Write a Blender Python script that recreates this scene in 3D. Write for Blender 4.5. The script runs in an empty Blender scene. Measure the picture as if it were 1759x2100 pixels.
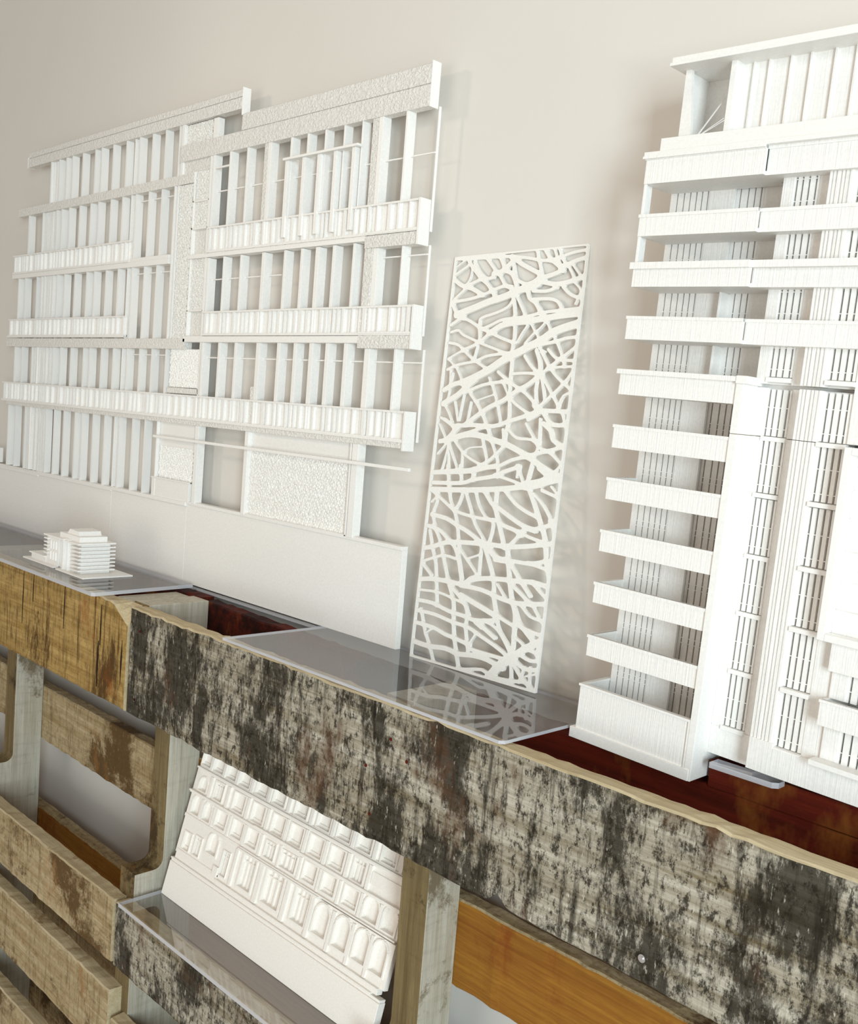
import bpy, math, random
import numpy as np
from mathutils import Vector, Matrix
random.seed(7); RNG = np.random.RandomState(7)
C = bpy.context.scene.collection
sc = bpy.context.scene

# ------------------------------------------------------------------ camera
cam_d = bpy.data.cameras.new('camera'); cam = bpy.data.objects.new('camera', cam_d); C.objects.link(cam)
cam_d.sensor_fit = 'HORIZONTAL'; cam_d.sensor_width = 36.0; cam_d.lens = 2078.13 / 1759 * 36
cam_d.clip_start = 0.05
r_ = Vector((0.70075325, 0.70899013, 0.07923312)); u_ = Vector((-0.12100381, 0.00866851, 0.99261419)); f_ = Vector((-0.70306683, 0.70516513, -0.09186500))
m3 = Matrix((r_, u_, -f_)).transposed()
cam.matrix_world = Matrix.Translation((0, -.812, 1.487)) @ m3.to_4x4()
cam_d.dof.use_dof = False
sc.camera = cam

# ------------------------------------------------------------------ world, lights, exposure
w = bpy.data.worlds.new('world'); sc.world = w; w.use_nodes = True
w.node_tree.nodes['Background'].inputs[0].default_value = (1.0, 0.905, 0.79, 1)
w.node_tree.nodes['Background'].inputs[1].default_value = 0.46
def area(name, loc, target, sx, sy, power, col):
    l = bpy.data.lights.new(name, 'AREA'); l.shape = 'RECTANGLE'; l.size = sx; l.size_y = sy; l.energy = power; l.color = col
    o = bpy.data.objects.new(name, l); C.objects.link(o); o.location = loc
    d = Vector(target) - Vector(loc); o.rotation_euler = d.to_track_quat('-Z', 'Y').to_euler()
    return o
def spot(name, loc, target, power, col, ang, size):
    l = bpy.data.lights.new(name, 'SPOT'); l.energy = power; l.color = col; l.spot_size = math.radians(ang); l.spot_blend = 1.0; l.shadow_soft_size = size
    o = bpy.data.objects.new(name, l); C.objects.link(o); o.location = loc; o.rotation_euler = (Vector(target) - Vector(loc)).to_track_quat('-Z', 'Y').to_euler(); return o
area('window_daylight', (1.9, -1.85, 1.50), (-0.7, 0, 1.3), 0.7, 1.5, 96.0, (0.77, 0.93, 1.0))
spot('track_light_left', (-2.3, -1.5, 2.3), (-0.45, 0, 1.35), 30.0, (1.0, 0.85, 0.68), 62, .12)
area('front_fill', (-0.9, -3.6, 1.0), (-0.9, 0, 1.0), 2.4, 1.4, 20.0, (1.0, 0.94, 0.86))  # broad fill added in front to brighten the wall seen through the pallet gaps
area('top_right_fill', (0.1, -0.7, 2.9), (-0.2, 0, 1.7), 0.5, 0.5, 4.0, (1.0, 0.93, 0.84))  # small fill added overhead to brighten the wall at the top right
sc.view_settings.view_transform = 'Standard'; sc.view_settings.look = 'None'
sc.view_settings.exposure = -0.14; sc.view_settings.gamma = 1.0; sc.view_settings.use_curve_mapping = False

# ------------------------------------------------------------------ materials
def nmat(name):
    m = bpy.data.materials.new(name); m.use_nodes = True
    nt = m.node_tree; return m, nt, nt.nodes['Principled BSDF']
def N(nt, t, **k):
    n = nt.nodes.new(t)
    for a, b in k.items():
        if a in n.inputs: n.inputs[a].default_value = b
        else: setattr(n, a, b)
    return n
def coords(nt, scale=(1, 1, 1), rot=(0, 0, 0), loc=(0, 0, 0)):
    tc = N(nt, 'ShaderNodeTexCoord'); mp = N(nt, 'ShaderNodeMapping')
    mp.inputs['Scale'].default_value = scale; mp.inputs['Rotation'].default_value = rot; mp.inputs['Location'].default_value = loc
    nt.links.new(tc.outputs['Object'], mp.inputs['Vector']); return mp.outputs[0]
def noise(nt, vec, scale, detail=4, rough=.6, dist=0):
    n = N(nt, 'ShaderNodeTexNoise'); n.inputs['Scale'].default_value = scale; n.inputs['Detail'].default_value = detail
    n.inputs['Roughness'].default_value = rough; n.inputs['Distortion'].default_value = dist
    nt.links.new(vec, n.inputs['Vector']); return n.outputs['Fac']
def ramp(nt, fac, stops):
    r = N(nt, 'ShaderNodeValToRGB'); e = r.color_ramp.elements
    while len(e) < len(stops): e.new(.5)
    for i, (p, c) in enumerate(stops):
        e[i].position = p; e[i].color = (c if len(c) == 4 else (*c, 1)) if hasattr(c, '__len__') else (c, c, c, 1)
    nt.links.new(fac, r.inputs[0]); return r.outputs[0]
def mix(nt, fac, a, b, mode='MIX'):
    m = N(nt, 'ShaderNodeMix', data_type='RGBA', blend_type=mode)
    for s, v in ((0, fac), (6, a), (7, b)):
        if hasattr(v, 'is_output') or hasattr(v, 'node'): nt.links.new(v, m.inputs[s])
        elif s == 0: m.inputs[0].default_value = v
        else: m.inputs[s].default_value = (*v, 1)
    return m.outputs[2]
def bump(nt, b, h, strength, dist):
    n = N(nt, 'ShaderNodeBump'); n.inputs['Strength'].default_value = strength; n.inputs['Distance'].default_value = dist
    nt.links.new(h, n.inputs['Height']); nt.links.new(n.outputs[0], b.inputs['Normal']); return n

def mat_wall():
    m, nt, b = nmat('wall_paint'); b.inputs['Roughness'].default_value = .7
    v = coords(nt); c = ramp(nt, noise(nt, v, 2.5, 2), [(.3, (.69, .650, .598)), (.7, (.72, .680, .628))])
    nt.links.new(c, b.inputs['Base Color']); bump(nt, b, noise(nt, v, 260, 3), .12, .001); return m
def mat_print(name, col=(.86, .835, .80), layer=(0, 0, 1400), tex=0, texscale=(400, 400, 400), rough=.45, d=.0012, lb=(.25, .0006)):
    m, nt, b = nmat(name); b.inputs['Roughness'].default_value = rough
    v = coords(nt); c = mix(nt, .5, col, ramp(nt, noise(nt, coords(nt, texscale), 1, 3), [(.35, tuple(x * .93 for x in col)), (.65, tuple(min(1, x * 1.05) for x in col))]))
    nt.links.new(c, b.inputs['Base Color'])
    if tex: h = ramp(nt, noise(nt, coords(nt, texscale), 1, 3, .6, .4), [(.3, 0.), (.7, 1.)]); bump(nt, b, h, tex, d)
    else: h = noise(nt, coords(nt, layer), 1, 2); bump(nt, b, h, *lb)
    return m
def mat_wood(name, light, mid, dark, dark_at=.55, patch=9, stain=None, cross=0.0, axis='x', seed=0, patch_stretch=(1, 1, 1), contrast=1.0, rough=.75, speck=0):
    m, nt, b = nmat(name); b.inputs['Roughness'].default_value = rough; b.inputs['Specular IOR Level'].default_value = .18
    g = {'x': (4, 90, 90), 'z': (90, 90, 4)}[axis]; o = (seed * 3.1, seed * 1.7, seed * 2.3)
    grain = noise(nt, coords(nt, g, loc=o), 1, 6, .7, .6)
    fine = noise(nt, coords(nt, tuple(k * 4 for k in g), loc=o), 1, 4, .8)
    c = ramp(nt, grain, [(.32, mid), (.62, light)])
    c = mix(nt, ramp(nt, fine, [(.35, 0.), (.75, .55)]), c, tuple(x * .62 for x in mid))
    if cross:
        k = {'x': (130, 130, 9), 'z': (9, 9, 130)}[axis]
        c = mix(nt, ramp(nt, noise(nt, coords(nt, k, loc=o), 1, 5, .7), [(.52, 0.), (.66, cross)]), c, dark)
    pn = noise(nt, coords(nt, patch_stretch, loc=o), patch, 12, .82, .25)
    big = noise(nt, coords(nt, (1, 1, .6), loc=(o[2], o[0] + 2, 1)), patch * .38, 3, .5)
    sm = N(nt, 'ShaderNodeMath', operation='MULTIPLY_ADD'); sm.inputs[1].default_value = .9; sm.inputs[2].default_value = -.45; nt.links.new(big, sm.inputs[0])
    ad = N(nt, 'ShaderNodeMath', operation='ADD'); nt.links.new(pn, ad.inputs[0]); nt.links.new(sm.outputs[0], ad.inputs[1])
    c = mix(nt, ramp(nt, ad.outputs[0], [(dark_at - .03 / contrast, 0.), (dark_at + .06 / contrast, .95 if contrast >= 1 else .88)]), c, dark)
    if speck:
        sp = noise(nt, coords(nt, (.8, 1, .5) if axis == 'x' else (1, 1, .6), loc=o), 150, 5, .8)
        c = mix(nt, ramp(nt, sp, [(.50, 0.), (.60, speck)]), c, dark)
        sl = noise(nt, coords(nt, (1, 1, .3), loc=o), 230, 3, .7)
        c = mix(nt, ramp(nt, sl, [(.64, 0.), (.74, speck * .8)]), c, tuple(min(1, x * 1.2) for x in light))
    if stain:
        c = mix(nt, ramp(nt, noise(nt, coords(nt, (1, 1, .5), loc=(o[1] + 5, o[0], 3)), 13, 5, .7), [(.58, 0.), (.70, .8)]), c, stain)
    nt.links.new(c, b.inputs['Base Color'])
    h = mix(nt, .5, grain, fine); bump(nt, b, h, .6, .0016); return m
def mat_acrylic():
    m = bpy.data.materials.new('clear_acrylic'); m.use_nodes = True; nt = m.node_tree; nt.nodes.clear()
    out = N(nt, 'ShaderNodeOutputMaterial'); tr = N(nt, 'ShaderNodeBsdfTransparent'); gl = N(nt, 'ShaderNodeBsdfGlossy'); mx = N(nt, 'ShaderNodeMixShader')
    lw = N(nt, 'ShaderNodeFresnel'); lw.inputs[0].default_value = 3.3; ge = N(nt, 'ShaderNodeNewGeometry'); inv = N(nt, 'ShaderNodeMath', operation='SUBTRACT'); inv.inputs[0].default_value = 1.0
    nt.links.new(ge.outputs['Backfacing'], inv.inputs[1]); mu = N(nt, 'ShaderNodeMath', operation='MULTIPLY'); nt.links.new(lw.outputs[0], mu.inputs[0]); nt.links.new(inv.outputs[0], mu.inputs[1])
    tr.inputs[0].default_value = (.95, .95, .965, 1); gl.inputs['Roughness'].default_value = .03
    nt.links.new(mu.outputs[0], mx.inputs[0]); nt.links.new(tr.outputs[0], mx.inputs[1]); nt.links.new(gl.outputs[0], mx.inputs[2]); nt.links.new(mx.outputs[0], out.inputs[0]); return m
def mat_edge():
    m, nt, b = nmat('acrylic_edge'); b.inputs['Base Color'].default_value = (.70, .70, .74, 1); b.inputs['Roughness'].default_value = .15
    b.inputs['Transmission Weight'].default_value = .35; return m
def mat_metal():
    m, nt, b = nmat('zinc_metal'); b.inputs['Base Color'].default_value = (.7, .7, .72, 1); b.inputs['Metallic'].default_value = 1; b.inputs['Roughness'].default_value = .25; return m

MW = mat_wall()
PW = mat_print('white_print'); PV = mat_print('white_print_ribbed', layer=(650, 650, 25), lb=(.38, .0012))
PT = mat_print('white_print_stippled', col=(.83, .80, .755), tex=.55, texscale=(260, 260, 320), d=.0028)
PK = mat_print('white_print_knit', col=(.84, .81, .77), tex=.4, texscale=(170, 170, 300), d=.002)
PE = mat_print('cream_print', col=(.90, .85, .79), layer=(0, 0, 700)); PL = mat_print('lattice_print', col=(.85, .825, .78))
AC = mat_acrylic(); AE = mat_edge(); MT = mat_metal()
W_GOLD = mat_wood('golden_board', (.52, .35, .13), (.29, .17, .045), (.07, .033, .008), .57, 16, (.25, .06, .01), .9, speck=.35, seed=1, patch_stretch=(1.6, 1, .5))
W_GREY = mat_wood('weathered_board', (.56, .51, .42), (.20, .155, .09), (.014, .010, .005), .478, 38, (.10, .045, .02), .8, seed=2, patch_stretch=(1.3, 1, .5), contrast=.9, speck=.9)
W_TAN = mat_wood('tan_board', (.55, .44, .27), (.32, .22, .10), (.10, .052, .016), .585, 13, (.30, .14, .04), .5, seed=3, speck=.35)
W_ORANGE = mat_wood('orange_board', (.38, .175, .025), (.24, .085, .012), (.12, .028, .006), .66, 8, (.20, .04, .006), 0, seed=4)
W_RED = mat_wood('red_brown_board', (.13, .012, .003), (.065, .005, .001), (.015, .002, .001), .54, 7, (.22, .07, .01), 0, seed=5)
W_CRACK = mat_wood('crack_wood', (.06, .035, .012), (.04, .02, .008), (.015, .008, .004), .5, 20)  # dark wood tone for the worn cracks in the golden board
W_POST = mat_wood('grey_post', (.58, .54, .45), (.42, .37, .28), (.16, .12, .07), .66, 12, None, .15, axis='z', seed=6)
W_POSTD = mat_wood('brown_post', (.25, .185, .09), (.14, .095, .04), (.05, .03, .012), .55, 16, (.22, .09, .02), .1, axis='z', seed=7)
W_EDGE = mat_wood('sawn_edge', (.62, .52, .34), (.46, .36, .21), (.25, .15, .06), .70, 14, None, .1, seed=8)

# ------------------------------------------------------------------ mesh builder
class MB:
    def __init__(s, origin=(0, 0, 0)): s.v = []; s.f = []; s.mi = []; s.o = origin
    def quad(s, *p, m=0):
        b = len(s.v); s.v += [tuple(q) for q in p]; s.f.append(tuple(range(b, b + len(p)))); s.mi.append(m)
    def box(s, x0, x1, y0, y1, z0, z1, m=0):
        ox, oy, oz = s.o; x0 -= ox; x1 -= ox; y0 -= oy; y1 -= oy; z0 -= oz; z1 -= oz
        b = len(s.v)
        s.v += [(x0, y0, z0), (x1, y0, z0), (x1, y1, z0), (x0, y1, z0), (x0, y0, z1), (x1, y0, z1), (x1, y1, z1), (x0, y1, z1)]
        for q in ((0, 3, 2, 1), (4, 5, 6, 7), (0, 1, 5, 4), (1, 2, 6, 5), (2, 3, 7, 6), (3, 0, 4, 7)): s.f.append(tuple(b + i for i in q)); s.mi.append(m)
    def prism(s, poly, y0, y1, m=0):       # poly in x,z (ccw seen from -y)
        ox, oy, oz = s.o; n = len(poly); b = len(s.v)
        s.v += [(x - ox, y0 - oy, z - oz) for x, z in poly] + [(x - ox, y1 - oy, z - oz) for x, z in poly]
        s.f.append(tuple(b + i for i in range(n))); s.mi.append(m); s.f.append(tuple(b + n + i for i in reversed(range(n)))); s.mi.append(m)
        for i in range(n):
            j = (i + 1) % n; s.f.append((b + i, b + n + i, b + n + j, b + j)); s.mi.append(m)
    def prismx(s, poly, x0, x1, m=0):      # poly in y,z extruded along x
        ox, oy, oz = s.o; n = len(poly); b = len(s.v)
        s.v += [(x0 - ox, y - oy, z - oz) for y, z in poly] + [(x1 - ox, y - oy, z - oz) for y, z in poly]
        s.f.append(tuple(b + i for i in range(n))); s.mi.append(m); s.f.append(tuple(b + n + i for i in reversed(range(n)))); s.mi.append(m)
        for i in range(n):
            j = (i + 1) % n; s.f.append((b + i, b + n + i, b + n + j, b + j)); s.mi.append(m)
    def tube(s, a, b_, r, n=8, m=0):
        a = Vector(a) - Vector(s.o); b_ = Vector(b_) - Vector(s.o); d = (b_ - a).normalized()
        p = d.orthogonal().normalized(); q = d.cross(p); k = len(s.v)
        for c in (a, b_):
            for i in range(n):
                t = 2 * math.pi * i / n; s.v.append(tuple(c + r * (math.cos(t) * p + math.sin(t) * q)))
        for i in range(n):
            j = (i + 1) % n; s.f.append((k + i, k + j, k + n + j, k + n + i)); s.mi.append(m)
        s.f.append(tuple(k + i for i in reversed(range(n)))); s.mi.append(m); s.f.append(tuple(k + n + i for i in range(n))); s.mi.append(m)
    def build(s, name, mats, parent=None, bevel=0, smooth=False):
        me = bpy.data.meshes.new(name); me.from_pydata(s.v, [], s.f)
        for mm in (mats if isinstance(mats, (list, tuple)) else [mats]): me.materials.append(mm)
        me.polygons.foreach_set('material_index', s.mi)
        if smooth: me.polygons.foreach_set('use_smooth', [True] * len(s.f))
        me.update()
        import bmesh
        bm = bmesh.new(); bm.from_mesh(me); bmesh.ops.recalc_face_normals(bm, faces=bm.faces); bm.to_mesh(me); bm.free()
        o = bpy.data.objects.new(name, me); C.objects.link(o); o.parent = parent
        if bevel:
            md = o.modifiers.new('bevel', 'BEVEL'); md.width = bevel; md.segments = 2; md.limit_method = 'ANGLE'
        return o
def empty(name, loc, rot=(0, 0, 0)):
    o = bpy.data.objects.new(name, None); C.objects.link(o); o.location = loc; o.rotation_euler = rot; o.empty_display_size = .02; return o
def tag(o, label, cat, group=None):
    o['label'] = label; o['category'] = cat
    if group: o['group'] = group
    return o
def struct(o): o['kind'] = 'structure'; return o

# ------------------------------------------------------------------ room shell
b = MB(); b.box(-5, 3.2, 0, .12, 0, 3.0); struct(b.build('wall_back', MW))
b = MB(); b.box(-5, 3.2, -4, .12, -.1, 0); fl, nt, bb = nmat('floor_concrete')
nt.links.new(ramp(nt, noise(nt, coords(nt), 3, 6), [(.3, (.60, .57, .54)), (.7, (.70, .67, .63))]), bb.inputs['Base Color']); struct(b.build('floor', fl))
b = MB(); b.box(-5, 3.2, -.016, 0, 0, .09); struct(b.build('baseboard_back', mat_print('baseboard_paint', col=(.8, .78, .75))))

# ------------------------------------------------------------------ pallets
def board(name, mats, parent, o, x0, x1, y0, y1, z0, z1, amp=.0012, n=70, seed=0, holes=(), chip=None, bite=None, taper=0):
    """weathered board along x with slightly ragged long edges; slot 0 faces, slot 1 top and end grain"""
    r = np.random.RandomState(seed); s = MB(o); n = max(6, int((x1 - x0) / .012))
    def wob():
        a = np.cumsum(r.randn(n + 1)) * .18; a -= np.linspace(a[0], a[-1], n + 1); return (a * .5 + r.randn(n + 1) * .45) * amp
    zt = z1 + wob(); zb = z0 + wob(); zt2 = z1 + wob(); zb2 = z0 + wob(); yf = y0 + wob() * .4
    if chip: # (xa, xb, depth): a broken top corner
        for i in range(n + 1):
            x = x0 + (x1 - x0) * i / n
            if chip[0] < x < chip[1] + .001: zt[i] -= chip[2] * (x - chip[0]) / (chip[1] - chip[0])
    if bite:
        for i in range(n + 1):
            x = x0 + (x1 - x0) * i / n; t = abs(x - bite[0]) / bite[1]
            if t < 1: zb[i] += bite[2] * math.sqrt(1 - t * t); zb2[i] += bite[2] * math.sqrt(1 - t * t)
    xs = np.linspace(x0, x1, n + 1); ox, oy, oz = o; e = .0018; zt -= taper * np.linspace(0, 1, n + 1); zt2 -= taper * np.linspace(0, 1, n + 1)
    ring = []
    for i in range(n + 1):
        x = xs[i] - ox; k = len(s.v)
        s.v += [(x, yf[i] + e - oy, zb[i] - oz), (x, yf[i] - oy, zb[i] + e - oz), (x, yf[i] - oy, zt[i] - e - oz), (x, yf[i] + e - oy, zt[i] - oz), (x, y1 - oy, zt2[i] - oz), (x, y1 - oy, zb2[i] - oz)]
        ring.append(k)
    for i in range(n):
        a, c = ring[i], ring[i + 1]
        for j in range(6):
            q = (j + 1) % 6; s.f.append((a + j, a + q, c + q, c + j)); s.mi.append(1 if j in (2, 3) else 0)
    s.f.append(tuple(ring[0] + j for j in range(6))); s.mi.append(1); s.f.append(tuple(ring[-1] + j for j in reversed(range(6)))); s.mi.append(1)
    return s.build(name, mats, parent)
def stringer(parent, o, xr, seed=0):
    """upright two-by-four with a rounded notch cut in its front edge; right face at xr"""
    xl = xr - .038; yf, yb = -.148, -.059; yn = -.107
    pts = [(yf, .02), (yb, .02), (yb, 1.219), (yf, 1.219)]
    def arc(cy, cz, a0, a1, r=.013, n=6): return [(cy + r * math.cos(math.radians(a0 + (a1 - a0) * i / n)), cz + r * math.sin(math.radians(a0 + (a1 - a0) * i / n))) for i in range(n + 1)]
    poly = [(yf, .02), (yb, .02), (yb, 1.219), (yf, 1.219), (yf, 1.092)]
    poly += arc(yn - .013, 1.092 - .013, 90, 0) + arc(yn - .013, .857 + .013, 0, -90) + [(yf, .857), (yf, .36)]
    poly += arc(yn - .013, .36 - .013, 90, 0) + arc(yn - .013, .13 + .013, 0, -90) + [(yf, .13)]
    s = MB(o); s.prismx(poly, xl, xr)
    for i, f in enumerate(s.f):
        if len(f) == 4:
            ys = [s.v[k][1] + o[1] for k in f]; xs = {round(s.v[k][0], 5) for k in f}
            if len(xs) > 1 and max(ys) < -.10: s.mi[i] = 1
    return s.build('stringer', [W_POST, W_POSTD], parent, bevel=.001)
def pallet(x0, x1, xs, fronts, backs, label, seed):
    o = ((x0 + x1) / 2, -.148, 0); e = empty('wooden_pallet', o); tag(e, label, 'pallet')
    for x in xs: stringer(e, o, x)
    out = []
    for i, (z0, z1, m, kw) in enumerate(fronts):
        out.append(board('front_board', [m, W_EDGE], e, o, x0, x1, -.168, -.1482, z0, z1, seed=seed + i, **kw))
    for i, (z0, z1, m, kw) in enumerate(backs):
        board('back_board', [m, W_TAN if m is not W_RED else W_RED], e, o, x0, x1, -.0588, -.040, z0, z1, seed=seed + 20 + i, **kw)
    return e, o, out
pl, po, pf = pallet(-2.19, -1.172, (-2.15, -1.646),
    [(1.079, 1.216, W_GOLD, dict(chip=(-1.215, -1.172, .024))), (.735, .822, W_TAN, {}), (.600, .696, W_TAN, {}), (.440, .537, W_TAN, {}), (.28, .37, W_TAN, {}), (.02, .12, W_TAN, {})],
    [(1.06, 1.220, W_RED, {}), (.887, .980, W_TAN, {}), (.670, .767, W_ORANGE, {}), (.535, .625, W_TAN, {}), (.40, .48, W_TAN, {}), (.02, .12, W_TAN, {})],
    'reclaimed wooden pallet on the left with golden brown top board under the building model', 10)
pr, qo, qf = pallet(-1.163, -.165, (-1.155, -.662, -.170),
    [(1.079, 1.2170, W_GREY, dict(bite=(-.5255, .010, .010), amp=.0016)), (.735, .824, W_GREY, {}), (.56, .662, W_TAN, {}), (.42, .51, W_TAN, {}), (.27, .36, W_TAN, {}), (.02, .12, W_TAN, {})],
    [(1.045, 1.2175, W_RED, dict(taper=.0175)), (.907, 1.000, W_ORANGE, {}), (.70, .79, W_ORANGE, {}), (.535, .625, W_TAN, {}), (.02, .12, W_TAN, {})],
    'reclaimed wooden pallet on the right with a wide weathered grey and black top board', 40)
s = MB(po); s.box(-1.2385, -1.2005, -.148, -.059, 1.085, 1.2165); s.build('end_block', [W_POST], pl, bevel=.001)
s = MB(qo); s.box(-.4015, -.1655, -.0585, -.040, 1.2025, 1.2255); s.build('back_cleat', [W_RED], pr, bevel=.0008)
for x, za, zb, w_ in ((-1.352, 1.15, 1.214, .0010), (-1.2475, 1.092, 1.155, .0014), (-1.243, 1.15, 1.205, .0008), (-1.455, 1.17, 1.212, .0012), (-1.49, 1.13, 1.21, .0008), (-1.183, 1.11, 1.17, .0022)):
    s = MB(po); s.prism([(x - w_, (za + zb) / 2), (x, za), (x + w_ * .8, (za * .4 + zb * .6)), (x + w_ * .2, zb)], -.1689, -.1665); s.build('crack', [W_CRACK], pf[0])
s = MB(qo); s.tube((-.3795, -.1705, 1.1000), (-.3795, -.166, 1.1000), .0032, 14); s.tube((-.3795, -.1712, 1.1), (-.3795, -.1704, 1.1), .0016, 10); s.build('screw', MT, qf[0])
for x, z in ((-.668, 1.185), (-.700, 1.150), (-.69, 1.105), (-.645, 1.17), (-1.145, 1.10), (-1.14, 1.19)):
    s = MB(qo); s.tube((x, -.1687, z), (x, -.166, z), .0017, 8); s.build('nail', W_RED, qf[0])

# ------------------------------------------------------------------ long facade model on the left (3D print)
fo = (-1.45, -.024, 1.222); fac = empty('facade_model', fo); tag(fac, 'long white facade model with rows of upright fins and balcony bands on the left', 'architectural model')
YB = -.018
def fb(name, mat, *boxes):
    s = MB(fo)
    for q in boxes: s.box(*q)
    return s.build(name, mat, fac, bevel=.0003)
# plain lower panel in three printed lengths
for x0, x1 in ((-2.10, -1.5045), (-1.504, -1.2785), (-1.278, -.8205)): fb('base_panel', PW, (x0, x1, -.026, YB, 1.222, 1.336))
for q in ((-2.10, -1.777, -.028, YB, 1.328, 1.334), (-1.777, -1.5035, -.029, YB, 1.331, 1.3375), (-1.503, -1.278, -.0295, YB, 1.333, 1.3385), (-1.278, -.8205, -.028, YB, 1.336, 1.3405)): fb('base_ledge', PW, q)
# roof bands
def roof(x0, x1, z0, z1, zs, xl):
    s = MB(fo); s.prismx([(-.030, z0), (YB, z0), (YB, zs), (-.030, zs)], x0, x1); s.box(x0, x1, -.0285, YB, zs, zs + .0012); s.prismx([(-.030, zs + .0012), (YB, zs + .0012), (YB, z1), (-.027, z1), (-.0295, z1 - .002)], xl, x1)
    return s.build('roof_band', PT, fac, bevel=.0003)
roof(-1.868, -1.192, 1.878, 1.905, 1.893, -1.868); roof(-1.343, -.829, 1.825, 1.872, 1.848, -1.19)
fb('roof_end', PW, (-1.192, -1.1905, -.0302, -.0175, 1.8695, 1.906)); fb('roof_end', PW, (-.829, -.8275, -.0302, -.0175, 1.824, 1.873))
fb('roof_end', PW, (-1.870, -1.866, -.0302, -.0175, 1.8775, 1.896))
# bands and slabs
fb('floor_band', PT, (-1.900, -1.302, -.030, YB, 1.793, 1.807)); fb('floor_band', PT, (-1.930, -1.302, -.031, YB, 1.558, 1.573))
fb('floor_band', PT, (-.919, -.8305, -.0315, YB, 1.677, 1.691)); fb('floor_band', PT, (-.919, -.8285, -.0315, YB, 1.562, 1.577))
for q in ((-1.915, -1.358, 1.682, 1.690), (-1.474, -1.358, 1.690, 1.6955), (-1.307, -.919, 1.6855, 1.6915), (-1.307, -.919, 1.568, 1.5765), (-1.920, -.826, 1.4505, 1.4585)):
    fb('floor_slab', PT if q[3] < 1.46 else PW, (q[0], q[1], -.031, YB, q[2], q[3]))
for x0, x1, z in ((-1.925, -1.480, 1.5745), (-1.939, -.83, 1.457), (-.919, -.83, 1.5785), (-.919, -.83, 1.6925)): fb('rail_edge', PW, (x0, x1, -.0328, -.030, z, z + .0025))
# fins
fin_rows = [
 (1.807, 1.878, (-1.776, -1.744, -1.717, -1.694, -1.656, -1.612, -1.590, -1.551, -1.508, -1.467, -1.428, -1.390, -1.351)),
 (1.690, 1.793, (-1.859, -1.801, -1.746, -1.727, -1.698, -1.659, -1.620, -1.593, -1.551, -1.513, -1.471, -1.431, -1.393)),
 (1.573, 1.682, (-1.893, -1.865, -1.815, -1.784, -1.734, -1.705, -1.666, -1.623, -1.596, -1.556, -1.516, -1.472, -1.434, -1.397)),
 (1.458, 1.558, (-1.898, -1.867, -1.823, -1.802, -1.737, -1.708, -1.668, -1.622, -1.600, -1.559, -1.519, -1.474, -1.435, -1.398, -1.357)),
 (1.337, 1.4505, (-1.916, -1.884, -1.841, -1.821, -1.754, -1.721, -1.683, -1.641, -1.616, -1.576, -1.536, -1.488, -1.445, -1.407))]
first = None
def copyobj(o, parent, dx, dz, sx=1, sz=1):
    c = o.copy(); c.parent = parent; C.objects.link(c); c.location = (dx, 0, dz); c.scale = (sx, 1, sz); return c
s = MB((0, 0, 0)); s.prism([(0, 0), (.0034, 0), (.0030, .5), (.0026, 1), (0, 1)], -.0285 - fo[1], -.0165 - fo[1]); fin0 = s.build('fin', PW, fac)
k = 0
for z0, z1, xs in fin_rows:
    for x in xs:
        f = fin0 if k == 0 else copyobj(fin0, fac, 0, 0); k += 1
        f.location = (x - fo[0], 0, z0 - fo[2]); f.scale = (1.15 + .2 * random.random(), 1, z1 - z0)
# seams (thin joint walls) and ribbed in-fill strips
for z0, z1, x in ((1.807, 1.877, -1.4785), (1.69, 1.793, -1.4825), (1.573, 1.682, -1.4835), (1.458, 1.558, -1.4875), (1.337, 1.4505, -1.5005)): fb('joint_wall', PW, (x, x + .0016, -.0295, YB, z0, z1))
def ribs(name, x0, x1, z0, z1, y0, y1, pitch, w, mat=PV):
    s = MB(fo); s.box(x0, x1, y1 - .001, y1, z0, z1); x = x0
    while x < x1 - w:
        s.box(x, x + w * (.6 + .8 * random.random()), y0, y1 - .001, z0, z1); x += pitch * (.6 + .8 * random.random())
    return s.build(name, mat, fac)
ribs('ribbed_panel', -1.777, -1.745, 1.807, 1.878, -.024, YB, .008, .002)
ribs('ribbed_panel', -1.793, -1.752, 1.690, 1.793, -.026, YB, .010, .003)
ribs('ribbed_panel', -1.800, -1.742, 1.573, 1.682, -.027, YB, .011, .004)
ribs('ribbed_panel', -1.815, -1.745, 1.458, 1.558, -.027, YB, .011, .005)
ribs('ribbed_panel', -1.832, -1.760, 1.337, 1.4505, -.027, YB, .012, .005)
# balcony railings: a thin sheet with upright bars and a top rail
def balcony(x0, x1, z0, z1, end=False, pitch=.016):
    s = MB(fo); s.box(x0, x1, -.0322, -.0300, z1 - .0022, z1); s.box(x0, x1, -.0272, -.0264, z0, z1); s.box(x0, x1, -.0322, -.0264, z0, z0 + .003)
    x = x0 + .003
    while x < x1 - .005:
        w_ = random.choice((.0016, .0022, .0035, .0050)); s.box(x, x + w_, -.0318 + random.random() * .0012, -.0270, z0, z1 - .001); x += w_ + pitch * (.25 + random.random() * .9)
    o = s.build('balcony_railing', PV, fac)
    if end: fb('balcony_end', PW, (x1 + .0003, x1 + .0038, -.0337, -.0173, z0 - (end if end is not True else 0), z1))
    return o
balcony(-1.912, -1.475, 1.690, 1.7235); balcony(-1.922, -1.480, 1.576, 1.608); balcony(-1.939, -.8285, 1.458, 1.4925, .010); fb('post', PW, (-1.985, -1.955, -.034, YB, 1.338, 1.366))
balcony(-1.257, -.8305, 1.6915, 1.7265, .0155); balcony(-1.257, -.8285, 1.577, 1.6105, .0155)
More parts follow.
